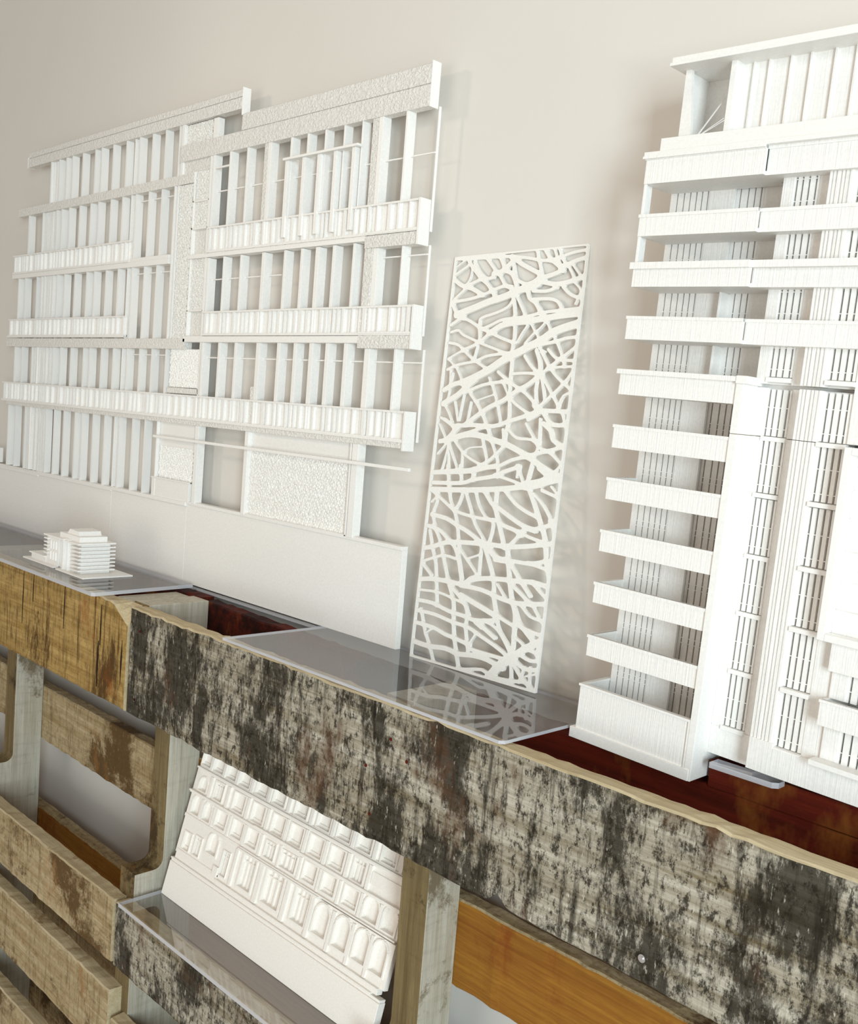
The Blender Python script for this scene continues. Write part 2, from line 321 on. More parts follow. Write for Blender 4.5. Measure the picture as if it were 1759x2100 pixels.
# right-hand half: frames, mullions, canopy
def mull(x, w_, z0, z1, y0=-.0290):
    if x > -.826: y0 = -.0195
    fb('mullion', PW, (x, x + w_, y0, -.0165, z0, z1))
for x, w_ in ((-1.257, .005), (-1.216, .004), (-1.175, .004), (-1.127, .007), (-1.079, .004), (-1.045, .004), (-1.010, .003), (-.974, .0025), (-.941, .002), (-.911, .007), (-.866, .0035), (-.8245, .0015)): mull(x, w_, 1.6915, 1.826)
for x in (-1.0815, -1.0465, -1.0165, -.985, -.951): mull(x, .0062, 1.7, 1.7955, -.0335)
fb('canopy_bar', PW, (-1.0835, -.938, -.0365, -.028, 1.7955, 1.7985))
for x, w_ in ((-1.257, .005), (-1.217, .004), (-1.176, .004), (-1.126, .007), (-1.078, .005), (-1.043, .005), (-1.013, .007), (-.980, .0055), (-.942, .004), (-.905, .008), (-.857, .0025), (-.8235, .0012)): mull(x, w_, 1.577, 1.685 if x < -.92 else 1.677)
for x, w_ in ((-1.260, .006), (-1.217, .0055), (-1.177, .0055), (-1.126, .008), (-1.080, .0065), (-1.045, .0065), (-1.013, .0075), (-.981, .0065), (-.946, .0065), (-.908, .009), (-.857, .004), (-.820, .0015)): mull(x, w_, 1.4585, 1.568 if x < -.92 else 1.562)
for z0, z1 in ((1.577, 1.6855),): fb('pier', PT, (-.9195, -.9055, -.0298, YB, z0, z1))
fb('pier', PT, (-.923, -.911, -.0280, YB, 1.6915, 1.826)); fb('pier', PT, (-1.136, -1.127, -.0280, YB, 1.6915, 1.826)); fb('pier', PT, (-1.135, -1.128, -.0280, YB, 1.4585, 1.51))
for x0, x1, z in ((-1.257, -.8235, 1.776), (-1.257, -1.09, 1.655), (-1.257, -.818, 1.5465), (-1.470, -1.358, 1.782), (-1.470, -1.358, 1.672), (-1.47, -1.358, 1.5485), (-.905, -.823, 1.666)): fb('cross_bar', PW, (x0, x1, -.0215, -.0195, z, z + .0016))
fb('cross_bar', PW, (-1.257, -1.216, -.0285, -.026, 1.806, 1.8085)); fb('cross_bar', PW, (-1.370, -.8130, -.0345, -.0305, 1.4262, 1.4300))
# street level posts and stippled panels
for x, w_ in ((-1.263, .009), (-1.139, .008), (-.917, .011), (-1.370, .003)): fb('post', PW, (x, x + w_, -.0290, -.0170, 1.3385, 1.4505))
fb('post', PW, (-.9225, -.9195, -.0280, -.0200, 1.3385, 1.4505))
def knit(x0, x1, z0, z1, mat, y=-.0235, amp=.0009, name='stippled_panel'):
    nx = int((x1 - x0) / .0016); nz = int((z1 - z0) / .0016); X, Z = np.meshgrid(np.linspace(x0, x1, nx + 1), np.linspace(z0, z1, nz + 1))
    H = np.sin(X * 1150 + 1.3 * np.sin(Z * 420)) * np.sin(Z * 880 + 1.7 * np.sin(X * 310)) + RNG.randn(nz + 1, nx + 1) * .35
    s = MB(fo); s.v = [(x - fo[0], y + h * amp - fo[1], z - fo[2]) for x, z, h in zip(X.ravel(), Z.ravel(), H.ravel())]
    W_ = nx + 1; s.f = [(j * W_ + i, j * W_ + i + 1, (j + 1) * W_ + i + 1, (j + 1) * W_ + i) for j in range(nz) for i in range(nx)]; s.mi = [0] * len(s.f)
    s.box(x0, x1, y + .0012, YB, z0, z1); return s.build(name, mat, fac)
knit(-1.131, -.922, 1.3405, 1.426, PK, amp=.0009); fb('plain_panel', PW, (-1.131, -.922, -.0225, YB, 1.4262, 1.4505))
knit(-1.366, -1.272, 1.367, 1.415, PW); fb('plain_panel', PW, (-1.366, -1.272, -.0240, YB, 1.415, 1.4505), (-1.377, -1.272, -.0285, YB, 1.3385, 1.3655)); fb('cross_bar', PW, (-1.377, -1.272, -.0300, -.026, 1.3655, 1.3675))
# stippled piers between the two halves
knit(-1.342, -1.306, 1.573, 1.7925, PT, y=-.0275); fb('pier_frame', PW, (-1.3545, -1.3505, -.0300, YB, 1.573, 1.793), (-1.347, -1.343, -.0290, YB, 1.573, 1.793)); 
knit(-1.300, -1.266, 1.767, 1.808, PT, y=-.0265); knit(-1.302, -1.264, 1.729, 1.765, PT, y=-.0265); knit(-1.302, -1.264, 1.613, 1.686, PT, y=-.0265); knit(-1.345, -1.267, 1.503, 1.558, PW, y=-.0265)
fb('pier_frame', PW, (-1.304, -1.301, -.029, YB, 1.577, 1.808), (-1.264, -1.259, -.029, YB, 1.458, 1.825), (-1.304, -1.262, -.029, YB, 1.765, 1.7675), (-1.304, -1.262, -.029, YB, 1.7265, 1.7295), (-1.304, -1.262, -.029, YB, 1.6115, 1.6135))
for q in ((-1.302, -1.262, -.0235, YB, 1.692, 1.727), (-1.302, -1.262, -.0235, YB, 1.577, 1.612), (-1.347, -1.262, -.029, YB, 1.494, 1.502), (-1.356, -1.262, -.0235, YB, 1.458, 1.494)): fb('plain_panel', PT, q)
knit(-1.336, -1.268, 1.848, 1.877, PT, y=-.0245); fb('post', PW, (-1.343, -1.336, -.029, YB, 1.807, 1.878)); fb('post', PW, (-1.262, -1.250, -.028, YB, 1.848, 1.876)); fb('plain_panel', PT, (-1.336, -1.27, -.026, YB, 1.807, 1.826))

# ------------------------------------------------------------------ lattice panel leaning on the wall
LAT = """1.7:32,878 4,864
2.9:7,849 38,864 47,870
4.3:43,877 55,863 87,835 109,820 137,788
5.0:7,837 30,824 63,815 96,800
1.7:56,858 52,838 44,826
3.6:41,821 84,834
3.4:3,883 80,880 130,879 166,877 211,871 243,864 270,862
3.7:60,873 77,852 100,836 120,836
3.6:97,877 121,854 139,838 155,820 176,809
4.9:133,880 145,862 151,850 171,841 183,824 189,809
5.7:119,844 144,848 159,859 170,868 166,875
5.0:173,873 193,861 214,851 243,838
3.7:173,858 178,841 186,828 216,817 239,825 247,834
2.6:232,883 244,853 254,829
4.3:255,883 273,863 292,850 306,838
2.6:277,884 287,866 298,850
2.9:290,883 302,861 320,844 337,820
3.2:270,861 301,868 329,874 357,876
4.3:302,845 327,855 357,861
5.0:251,828 277,832 297,838 305,847
5.0:219,814 249,820 289,813 324,816 362,825
2.3:327,850 341,836 354,823
8.0:23,760 76,774 115,785 159,794 190,804 220,810 244,816
3.6:11,789 59,793 99,801 146,815 175,814
2.9:12,795 42,816
1.7:124,812 137,788
3.7:234,802 270,800 293,806
3.6:310,807 324,795 342,786 361,783
2.1:338,813 355,796 345,771
4.3:217,807 226,788 243,778 260,758
3.6:239,785 279,784 300,778 311,766
3.2:182,790 191,756 197,707 195,683 198,654 200,611 204,574 208,538 205,514 202,492
3.2:191,794 215,760 223,747
3.2:183,787 169,771 138,760 100,751 95,739 101,701
3.6:47,753 74,742 100,729 125,721 160,708 200,696
4.3:6,787 22,766 47,751
3.6:10,738 44,755
3.2:100,726 129,735 157,745 192,748 223,750 259,756 294,759 357,762
6.6:128,718 156,732 187,738 227,740 273,745 316,749 361,752
2.3:254,768 268,753 283,732 294,717 309,698 325,673 337,647
2.9:13,722 35,726 51,716 94,701
3.2:11,699 37,695 56,684 86,664 130,643
3.6:56,683 95,696 125,716
2.9:108,696 143,686 177,676 197,672
2.1:96,689 90,664
2.3:206,697 216,714 229,731
2.3:228,695 244,711 263,725 277,738
2.1:238,735 252,718 271,697
8.9:67,612 100,624 137,640 173,660 209,675 239,688 267,699 295,715 323,724 362,733
3.6:271,692 309,698 334,704 364,706
2.6:13,663 43,677 63,682
3.2:15,640 47,651 94,658 126,669 171,674 197,675
2.0:17,661 41,644 59,621
1.7:24,641 28,605
5.7:12,595 40,608 67,613
3.7:232,669 254,647 274,634
4.6:261,680 272,659 278,631
3.2:274,678 285,664 299,647 319,629 339,615 358,603
3.6:294,643 329,666 365,690
3.2:291,682 311,666 332,661 365,659
3.2:200,632 241,634 277,632
5.2:278,631 250,611 221,597 186,576 150,561 113,539 88,522
2.9:273,628 270,600 278,567
2.9:281,628 289,605 297,579
2.9:284,628 306,601 333,569
2.6:277,633 305,645 363,648
3.6:164,636 186,623 207,611 247,592 282,565
3.6:77,591 122,607 174,615 203,613
3.2:91,589 115,567 140,536 166,495
1.7:108,573 159,588
2.0:140,624 157,598 171,569 188,525
6.6:14,565 51,583 76,601 100,619
1.7:19,561 32,547 46,527
1.7:48,570 63,530
1.7:73,586 66,530
1.7:96,571 91,526
1.7:177,618 203,582
4.6:61,518 115,522 169,522 206,533 254,547 286,558 318,559 369,559
3.2:205,582 226,568 259,552
3.2:279,562 303,582 329,604 349,625 363,645
2.6:332,567 343,590 365,597
5.7:272,569 286,556 261,541
2.9:12,534 54,519
2.0:9,520 30,493
5.4:17,482 38,488 68,517
6.6:38,485 92,500 139,500 173,493 206,487 239,477 272,465
3.2:72,496 120,512 156,521
3.4:196,516 203,490
3.2:208,519 236,501 276,499 300,484 328,476
2.6:256,531 278,506 295,495
2.9:291,542 295,495 290,471
5.2:301,533 321,520 330,502 358,489
4.6:298,554 325,532 371,535
2.9:345,555 361,522
4.0:269,466 301,474 338,484 372,496
6.6:276,463 305,449 333,437 349,429
3.2:328,476 360,455 370,467
2.9:362,458 337,432
2.9:63,484 99,456 149,438
1.7:91,462 110,473 146,477
2.3:142,491 160,449
2.3:167,490 189,452 196,416
2.3:39,480 14,454
1.7:45,476 32,421
1.7:43,475 53,417
2.0:47,473 80,422
1.7:88,460 90,423
3.6:10,413 66,421 124,428 149,440 173,454 204,482
4.0:162,436 191,438 230,455 269,464
2.9:127,426 126,411
2.9:251,445 248,421
3.4:284,449 279,423
3.4:24,531 55,512 44,491
2.0:283,678 270,683 265,692
1.4:32,633 25,569
4.1:10,412 71,417 126,424 185,440
2.7:48,430 60,384 69,355 81,339 96,308 107,266 114,246
2.7:85,433 94,401
2.7:127,430 129,404
4.6:11,390 95,396 129,406 188,418 209,428 250,442
6.0:11,375 109,382 192,391 264,402 314,415 370,427
9.9:274,406 311,414 346,431
3.3:188,421 244,411 274,403
2.7:245,445 261,418 272,405
2.7:283,447 276,414
5.0:303,443 337,427 366,435
3.6:317,400 368,387
2.3:339,409 364,391
3.6:12,372 53,351 88,335 141,328 202,326
2.3:27,369 28,348 20,321 33,292
2.3:12,347 30,362
5.0:18,320 63,316 97,305 130,295 172,277
3.0:105,382 94,349 82,337
2.7:109,380 130,344 147,314 170,291 188,273
2.3:138,384 152,355 175,332 199,326
4.6:162,387 185,364 198,354 209,332 225,320 259,313 279,304
4.0:198,390 198,354
5.0:201,357 237,341 275,326 312,317
3.0:198,328 198,303 191,274
4.3:212,324 236,274
4.1:222,390 251,368 282,354 311,346
4.6:281,403 300,372 319,339 338,304 348,262 364,219
3.0:297,391 325,370 351,340
4.1:346,341 370,346
2.7:350,340 366,299
4.6:272,304 287,319 311,321 354,335
3.6:270,312 296,304 339,297
3.6:275,307 247,278
5.3:3,243 32,250 71,264 114,270 172,274 210,276 247,277 299,285 336,293 366,299
6.6:188,271 221,250 251,250
4.6:10,294 29,292 51,287 74,273 96,259 112,234 130,185
2.7:16,284 33,241 46,213 64,124
3.0:26,297 50,267 68,228 88,184
3.3:6,214 44,228 71,236 104,233
3.6:7,208 37,188
2.7:110,258 140,233 173,206
2.3:139,238 170,250
2.7:173,269 175,206
4.0:181,270 201,236 218,201 222,171 236,134
4.3:215,246 262,250 308,251 351,262 365,262
3.6:304,252 354,245
4.6:243,278 254,232 269,179 285,143 288,102 291,56
4.3:257,244 285,217 318,187
5.3:6,174 43,180 92,182 128,182 154,193 184,202 228,208 279,211 320,215 362,212
4.0:320,215 343,199 362,188
5.0:129,179 187,179 241,170 282,167 320,171 362,178
3.0:140,181 150,197 172,206
4.3:269,201 297,186 323,171
2.3:228,197 255,172
3.0:3,150 64,154 114,147 142,143
4.3:87,187 106,169 142,146 158,120
6.0:132,159 193,143 240,131
4.6:0,127 51,128 102,119 151,116 182,113 237,123
3.6:94,173 111,141 118,98 128,57 149,-0
4.3:-0,104 59,105 114,98 162,95 202,83 242,71 281,56
4.6:-0,77 60,76 98,68 127,65 171,59
2.3:39,58 60,73
2.7:16,110 37,62 54,36 74,-2
3.0:157,123 155,91 170,42
2.3:188,88 171,61
5.6:-2,35 54,33 103,38 144,34 182,39 224,39 270,29
4.0:173,51 207,50 271,49
6.0:183,110 199,103
5.0:203,103 239,87
3.3:205,117 236,109 261,91 287,60
3.0:236,129 252,101 281,76
4.0:236,134 270,124 289,120
3.3:296,167 324,147 362,143
2.7:325,172 344,151 363,135
3.3:284,154 306,122 345,94
4.3:292,125 328,117 363,115
2.3:326,118 347,97
3.0:288,99 311,90 325,79
7.6:285,53 323,82 364,106
10.3:288,55 256,29 234,1
4.0:308,67 337,60 364,65
4.1:323,82 362,76
4.3:299,52 326,41 360,46
3.3:288,52 297,-6
4.3:295,45 322,21 360,-0
3.6:145,0 213,15 241,3
5.0:149,1 185,-1 231,-5
3.6:241,6 288,9 330,15
2.3:325,44 316,12
2.3:340,47 342,4
2.0:331,27 358,37
3.6:364,65 352,74 356,91"""
def lattice():
    Wd, Hd, step = .1805, .4440, .0007
    nx, nz = int(Wd / step) + 3, int(Hd / step) + 3
    xs = (np.arange(nx) - 1) * step; zs = (np.arange(nz) - 1) * step; acc = np.zeros((nz, nx)); kk = 1150.0
    def seg(ax, az, bx, bz, r, buf):
        pad = r + .007; i0 = max(0, int((min(ax, bx) - pad) / step)); i1 = min(nx, int((max(ax, bx) + pad) / step) + 3); j0 = max(0, int((min(az, bz) - pad) / step)); j1 = min(nz, int((max(az, bz) + pad) / step) + 3)
        if i1 <= i0 or j1 <= j0: return
        X, Z = np.meshgrid(xs[i0:i1], zs[j0:j1]); dx, dz = bx - ax, bz - az; L = dx * dx + dz * dz + 1e-12
        t = np.clip(((X - ax) * dx + (Z - az) * dz) / L, 0, 1); d = np.hypot(X - ax - t * dx, Z - az - t * dz) - r
        buf[j0:j1, i0:i1] = np.minimum(buf[j0:j1, i0:i1], d)
    for ln in LAT.split('\n'):
        w_, pts = ln.split(':'); r = float(w_) / 2000
        P_ = [tuple(float(t) / 2000 for t in p.split(',')) for p in pts.split()]
        # Catmull-Rom through the traced points
        Q = [P_[0]] + P_ + [P_[-1]]; out = []
        for i in range(1, len(Q) - 2):
            for t in (0, .34, .67):
                out.append(tuple(.5 * (2 * Q[i][a] + (Q[i + 1][a] - Q[i - 1][a]) * t + (2 * Q[i - 1][a] - 5 * Q[i][a] + 4 * Q[i + 1][a] - Q[i + 2][a]) * t * t + (3 * Q[i][a] - Q[i - 1][a] - 3 * Q[i + 1][a] + Q[i + 2][a]) * t ** 3) for a in (0, 1)))
        out.append(P_[-1])
        buf = np.full((nz, nx), .02)
        for a, c in zip(out, out[1:]): seg(*a, *c, r * .93, buf)
        acc += np.exp(-kk * np.clip(buf, -.006, 1)) * (buf < .0075)
    for a, c in (((0, 0), (Wd, 0)), ((Wd, 0), (Wd, Hd)), ((Wd, Hd), (0, Hd)), ((0, Hd), (0, 0))):
        buf = np.full((nz, nx), .02); seg(*a, *c, .0019, buf); acc += np.exp(-kk * np.clip(buf, -.006, 1)) * (buf < .0075)
    D = np.log(acc + 1e-9) / kk                      # > 0 inside, with rounded corners where strands meet
    X, Z = np.meshgrid(xs, zs); D = np.minimum(D, np.minimum(np.minimum(X + .0004, Wd - X), np.minimum(Z + .0004, Hd - Z)))
    s = MB(); V = {}; T = .0030
    def vert(key, p):
        if key not in V: V[key] = len(s.v); s.v.append((p[0], 0, p[1])); s.v.append((p[0], T, p[1]))
        return V[key]
    ins = D > 0
    for j in range(nz - 1):
        for i in range(nx - 1):
            c = ((i, j), (i + 1, j), (i + 1, j + 1), (i, j + 1)); inn = [ins[q[1], q[0]] for q in c]
            if not any(inn): continue
            poly = []
            for a in range(4):
                p, q = c[a], c[(a + 1) % 4]
                if inn[a]: poly.append((vert(('c',) + p, (xs[p[0]], zs[p[1]])), 0))
                if inn[a] != inn[(a + 1) % 4]:
                    dp, dq = D[p[1], p[0]], D[q[1], q[0]]; t = dp / (dp - dq)
                    poly.append((vert(('e',) + min(p, q) + max(p, q), (xs[p[0]] + (xs[q[0]] - xs[p[0]]) * t, zs[p[1]] + (zs[q[1]] - zs[p[1]]) * t)), 1))
            k = [q[0] for q in poly]
            if len(k) < 3: continue
            s.f.append(tuple(k)); s.f.append(tuple(q + 1 for q in reversed(k))); s.mi += [0, 0]
            for a in range(len(poly)):
                p, q = poly[a], poly[(a + 1) % len(poly)]
                if p[1] and q[1]: s.f.append((p[0], p[0] + 1, q[0] + 1, q[0])); s.mi.append(0)
    me = bpy.data.meshes.new('lattice_panel'); me.from_pydata(s.v, [], s.f); me.materials.append(PL); me.update()
    o = bpy.data.objects.new('lattice_panel', me); C.objects.link(o); o.location = (-.790, -.032, 1.2223); o.rotation_euler = (-.065, -.0166, 0)
    return tag(o, 'tall thin white panel pierced with an irregular web of strands, leaning on the wall', 'decorative panel')
lattice()

# ------------------------------------------------------------------ acrylic shelves
def shelf(name, label, x0, x1, y0, y1, z0, z1, skew=0, cat='shelf', stops=(), ):
    o = ((x0 + x1) / 2, y1, z0); s = MB(o); r = .004
    poly = [(x0, y0), (x1 - r, y0), (x1, y0 + r), (x1 + skew, y1), (x0, y1)]
    n = len(poly); s.v = [(x - o[0], y - o[1], z0 - o[2]) for x, y in poly] + [(x - o[0], y - o[1], z1 - o[2]) for x, y in poly]
    s.f = [tuple(range(n))[::-1], tuple(range(n, 2 * n))] + [(i, (i + 1) % n, n + (i + 1) % n, n + i) for i in range(n)]; s.mi = [0, 0] + [1] * n
    ob = s.build(name, [AC, AE]); ob.location = o; return tag(ob, label, cat)
shelf('acrylic_shelf', 'clear acrylic shelf on the left pallet under the small building model', -2.05, -1.222, -.193, -.036, 1.2215, 1.2265, -.012)
shelf('acrylic_shelf', 'clear acrylic shelf in the middle under the white lattice panel', -.953, -.532, -.170, -.010, 1.2192, 1.2222)
shelf('acrylic_shelf', 'clear acrylic shelf on the lower board, under the tilted palace relief', -1.145, -.72, -.175, -.085, .8262, .8312)
shelf('acrylic_ledge', 'thin clear acrylic strip under the bottom edge of the long facade model', -2.05, -.96, -.034, -.004, 1.2185, 1.2212, cat='ledge')
shelf('acrylic_ledge', 'short clear acrylic ledge holding up the balcony tower model', -.394, -.336, -.073, -.0592, 1.2236, 1.2282, cat='ledge')

# ------------------------------------------------------------------ balcony tower model at the right
to = (-.40470, -.08105, 1.2100); tw = empty('tower_model', to, (0, .032, 0)); tag(tw, 'white apartment tower model with stacked balconies and slatted windows at the right edge', 'architectural model')
UR = .26
def tb(name, mat, *boxes, bev=.0003):
    s = MB()
    for q in boxes: s.box(*q)
    return s.build(name, mat, tw, bevel=bev)
def slats(u0, u1, v0, v1, d, gaps, gw=.0017, depth=.005, wires=(.012,), name='slatted_window', mat=PW):
    s = MB(); e = u0
    for g in list(gaps) + [None]:
        q = u1 if g is None else g - gw / 2
        if q > e: s.box(e, q, d, d + .003, v0, v1)
        if g is not None: e = g + gw / 2
    for h in wires: s.box(u0, u1, d + .0004, d + .0012, v0 + h, v0 + h + .0007)
    return s.build(name, mat, tw)
# rear body plate
tb('body', PW, (-.114, UR, .052, .060, .030, .525), (-.114, -.0535, .0436, .052, .03, .505), (-.0535, -.006, .0475, .052, .03, .505), bev=0)
# base block with trim
tb('base_block', PV, (-.1185, -.003, .0, .003, .006, .0490), (-.1185, -.1155, .003, .045, .006, .0490), (-.1155, -.003, .003, .045, .006, .012)); tb('base_trim', PW, (-.123, -.002, -.0022, .045, 0, .0095)); tb('base_cap', PW, (-.1195, -.004, -.0012, .0038, .0478, .0500), (-.1195, -.1150, .0038, .045, .0478, .0500), (-.0085, -.005, -.0012, .0, .0095, .048))
tb('corner_pier', PW, (-.0065, 0, -.0015, .0475, 0, .2836), bev=.0004); tb('corner_pier', PW, (-.0065, 0, -.0015, .0475, .2841, .3290), bev=.0004); tb('pier_head', PW, (-.0062, .0035, -.0035, .0215, .3230, .3292))
FL = [(.076, .095), (.124, .1425), (.170, .189), (.216, .235), (.261, .281), (.307, .3285), (.354, .3735), (.398, .418), (.440, .458), (.483, .505)]
def balc(z0, z1, ur, uppercap):
    e = MB(); u0 = -.1165; t = .0028
    e.box(u0, ur, 0, t, z0, z1); e.box(u0, u0 + t, t, .040, z0, z1); e.box(u0 + t, ur, t, .040, z0, z0 + .003)
    e.box(u0 - .0008, ur, -.0008, t + .0006, z1 - .0026, z1); e.box(u0 - .0008, u0 + t + .0006, t, .040, z1 - .0026, z1)
    if uppercap: e.box(u0 - .002, ur, -.003, t + .001, z1 - uppercap, z1)
    u = u0 + .008
    while u < ur - .002: e.box(u, u + .0003, -.0002, 0, z0 + .001, z1 - .003); u += .0092
    return e.build('balcony', PV, tw)
for i, (a, c) in enumerate(FL): balc(a, c, -.0065 if i < 6 else -.0085, {7: .0055, 5: .004, 9: .002}.get(i, 0))
for i, (a, c) in enumerate(FL[6:]):
    e = MB(); e.box(-.0085, UR, .0045, .0075, a, c); e.box(-.0085, UR, .0075, .030, a, a + .003); e.box(-.0085, UR, .0037, .0080, c - .0026, c)
    if i == 1: e.box(-.0085, UR, -.0010, .0085, c - .0055, c)
    u = .0
    while u < UR: e.box(u, u + .0003, .0043, .0045, a + .001, c - .003); u += .0092
    e.build('balcony', PV, tw)
# left slatted wall, floor by floor
edges = [.050] + [q for f in FL for q in f]
for i in range(0, len(edges) - 1, 2):
    v0, v1 = edges[i] - .014, edges[i + 1] + .002
    if i == 0: v0 = .036
    pat = (-.108, -.1015, -.0955, -.0895, -.084, -.0785)
    slats(-.1145, -.0765, v0, v1, .040, pat, .0013, wires=(.018, .0225))
    slats(-.0765, -.0535, v0, v1, .0395, (), wires=(), name='wall_panel', mat=PV)
    slats(-.0535, -.028, v0, v1, .0440, (-.0505, -.0435, -.0375, -.032), .0013, wires=(.018, .0225)); tb('wall_panel', PV, (-.028, -.0065, .0425, .047, v0, v1))
for a, c in ((.418, .440), (.458, .483)): tb('corner_post', PW, (-.1165, -.1140, .0005, .003, a, c), (-.1165, -.1155, .003, .012, a, c))
for a, c in ((.3285, .354), (.3735, .398)): tb('wall_fin', PW, (-.0500, -.0480, .030, .0445, a, c))
# right bay: strip, slatted window, column, second window
def bay(v0, v1, d, dc, frames, lo=True):
    tb('wall_panel', PV, (0, .0095, d, d + .03, v0, v1), (.0285, .0405, d + .002, d + .03, v0, v1))
    e = MB(); e.box(.040, .0590, dc + .0012, d + .02, v0, v1)
    for u in (.0405, .0435, .0462, .0500, .0528, .0560): e.box(u, u + .0016, dc, dc + .0013, v0, v1)
    e.build('fluted_column', PV, tw)
    for a, c in frames:
        slats(.0095, .0285, a, c, d + .001, (.0108, .0155, .0207, .0262), .0017, wires=(.0055, .022)); slats(.0590, .0810, a, c, dc + .004, (.0615, .0665, .0718, .0768), .0018, wires=(.0055, .024))
        tb('sill', PW, (.0085, .0290, d - .0012, d + .004, a - .0042, a - .0006)); tb('sill', PW, (.0590, .0815, dc - .0005, dc + .006, a - .0042, a - .0006))
    tb('recess_back', PW, (.0095, .0285, d + .0055, d + .012, v0, v1), (.0590, .0810, dc + .0085, dc + .018, v0, v1), bev=0)
tb('right_base', PV, (0, .0410, .0215, .052, .0215, .0455)); tb('right_base', PV, (.0405, .0600, .0085, .060, .0245, .0500), (.0600, UR, .0085, .060, .0245, .0465))
bay(.0455, .2837, .0215, .0095, [(.0480, .0915), (.0955, .1395), (.1435, .1865), (.1905, .2350), (.2400, .2815)])
bay(.2842, .3225, .0215, .0095, [(.2850, .3215)])
tb('joint_strip', PW, (.0, UR, .0290, .052, .3215, .3260), bev=0)
bay(.3252, .505, .0170, .0090, [(.3310, .358), (.3740, .402), (.4185, .443), (.4590, .486)])
# projecting box window and balconies at the far right
tb('wall_panel', PV, (.0810, .0962, .0130, .05, .0460, .1400))
e = MB(); e.box(.0850, .0905, .0, .045, .1400, .2830); e.box(.0905, UR, .0, .045, .1400, .1455); e.box(.0905, UR, .0, .045, .2775, .2830); e.build('box_frame', PW, tw, bevel=.0004)
for a, c in ((.1455, .163), (.185, .207), (.232, .252)): tb('box_panel', PV, (.0905, UR, .0115, .04, a, c))
tb('box_back', PV, (.0905, UR, .0145, .042, .1455, .2775))
tb('balcony', PV, (.0945, UR, .0005, .0035, .0775, .0970), (.0945, UR, .0035, .035, .0775, .0800), (.0945, .0975, .0035, .035, .0775, .0970), (.0938, UR, -.0004, .0042, .0948, .0970))
tb('balcony', PV, (.0945, UR, .0060, .0090, .1180, .1400)); tb('trim_band', PW, (.0925, UR, -.0004, .02, .0465, .0505))
for a, c in ((.0505, .0775), (.0970, .1180)):
    tb('wall_panel', PV, (.0960, .1085, .011, .04, a, c)); slats(.1085, UR, a, c, .012, tuple(.111 + .0062 * k for k in range(22)), wires=(.008,)); 
for a, c in ((.285, .505),): tb('wall_panel', PV, (.0810, .0990, .012, .05, a, c), bev=.0003); slats(.0990, UR, a, c, .020, tuple(.102 + .0062 * k for k in range(24)), wires=())
# parapet and penthouse
tb('parapet', PW, (-.1065, UR, .0025, .0055, .5085, .5200), (-.1065, -.1035, .0055, .045, .5085, .5200), (-.119, UR, -.001, .050, .5050, .5090))
tb('roof_slab', PW, (-.1020, UR, -.0020, .052, .5775, .5825), (-.1030, UR, -.0035, .052, .5755, .5780))
s = MB(); s.prism([(-.0965, .509), (-.0835, .509), (-.0915, .576), (-.0965, .576)], .012, .016); s.box(-.0965, -.0950, .016, .05, .509, .576); s.build('penthouse_wall', PW, tw)
tb('penthouse_back', PV, (-.0965, UR, .046, .050, .509, .576)); tb('penthouse_column', PW, (-.0530, -.0480, .008, .046, .509, .576))
s = MB(); s.box(-.048, UR, .020, .022, .509, .576)
for u in (-.039, -.026, -.008, .008, .027, .043, .06, .078, .096): s.box(u, u + .0014, .0175, .020, .509, .576)
s.build('penthouse_glazing', PV, tw)
s = MB()
for a, c in (((-.073, .003, .519), (-.062, .020, .552)), ((-.072, .003, .519), (-.061, .018, .550)), ((-.071, .003, .519), (-.054, .009, .532)), ((-.070, .003, .519), (-.053, .008, .530))): s.tube(a, c, .00025, 5)
s.build('print_thread', PW, tw)

# ------------------------------------------------------------------ relief helper: a stepped height map in the u, v plane
def relief(name, u0, u1, v0, v1, fn, back, mat, parent, step=.0008):
    us = np.arange(u0, u1 + step / 2, step); vs = np.arange(v0, v1 + step / 2, step); U, V_ = np.meshgrid((us[:-1] + us[1:]) / 2, (vs[:-1] + vs[1:]) / 2)
    D = np.round(fn(U, V_), 5); nv, nu = D.shape; s = MB()
    for j in range(nv):                             # faces, merged along rows
        i = 0
        while i < nu:
            k = i
            while k + 1 < nu and D[j, k + 1] == D[j, i]: k += 1
            s.quad((us[i], D[j, i], vs[j]), (us[k + 1], D[j, i], vs[j]), (us[k + 1], D[j, i], vs[j + 1]), (us[i], D[j, i], vs[j + 1])); i = k + 1
    DX = np.pad(D, ((0, 0), (1, 1)), constant_values=back)
    for i in range(nu + 1):                         # upright steps
        j = 0
        while j < nv:
            a, c = DX[j, i], DX[j, i + 1]
            if a == c: j += 1; continue
            k = j
            while k + 1 < nv and DX[k + 1, i] == a and DX[k + 1, i + 1] == c: k += 1
            q = [(us[i], a, vs[j]), (us[i], c, vs[j]), (us[i], c, vs[k + 1]), (us[i], a, vs[k + 1])]; s.quad(*q); j = k + 1
    DZ = np.pad(D, ((1, 1), (0, 0)), constant_values=back)
    for j in range(nv + 1):                         # level steps
        i = 0
        while i < nu:
            a, c = DZ[j, i], DZ[j + 1, i]
            if a == c: i += 1; continue
            k = i
            while k + 1 < nu and DZ[j, k + 1] == a and DZ[j + 1, k + 1] == c: k += 1
            s.quad((us[i], a, vs[j]), (us[k + 1], a, vs[j]), (us[k + 1], c, vs[j]), (us[i], c, vs[j])); i = k + 1
    s.quad((us[0], back, vs[0]), (us[0], back, vs[-1]), (us[-1], back, vs[-1]), (us[-1], back, vs[0]))
    me = bpy.data.meshes.new(name); me.from_pydata(s.v, [], s.f); me.materials.append(mat); me.update()
    o = bpy.data.objects.new(name, me); C.objects.link(o); o.parent = parent; return o

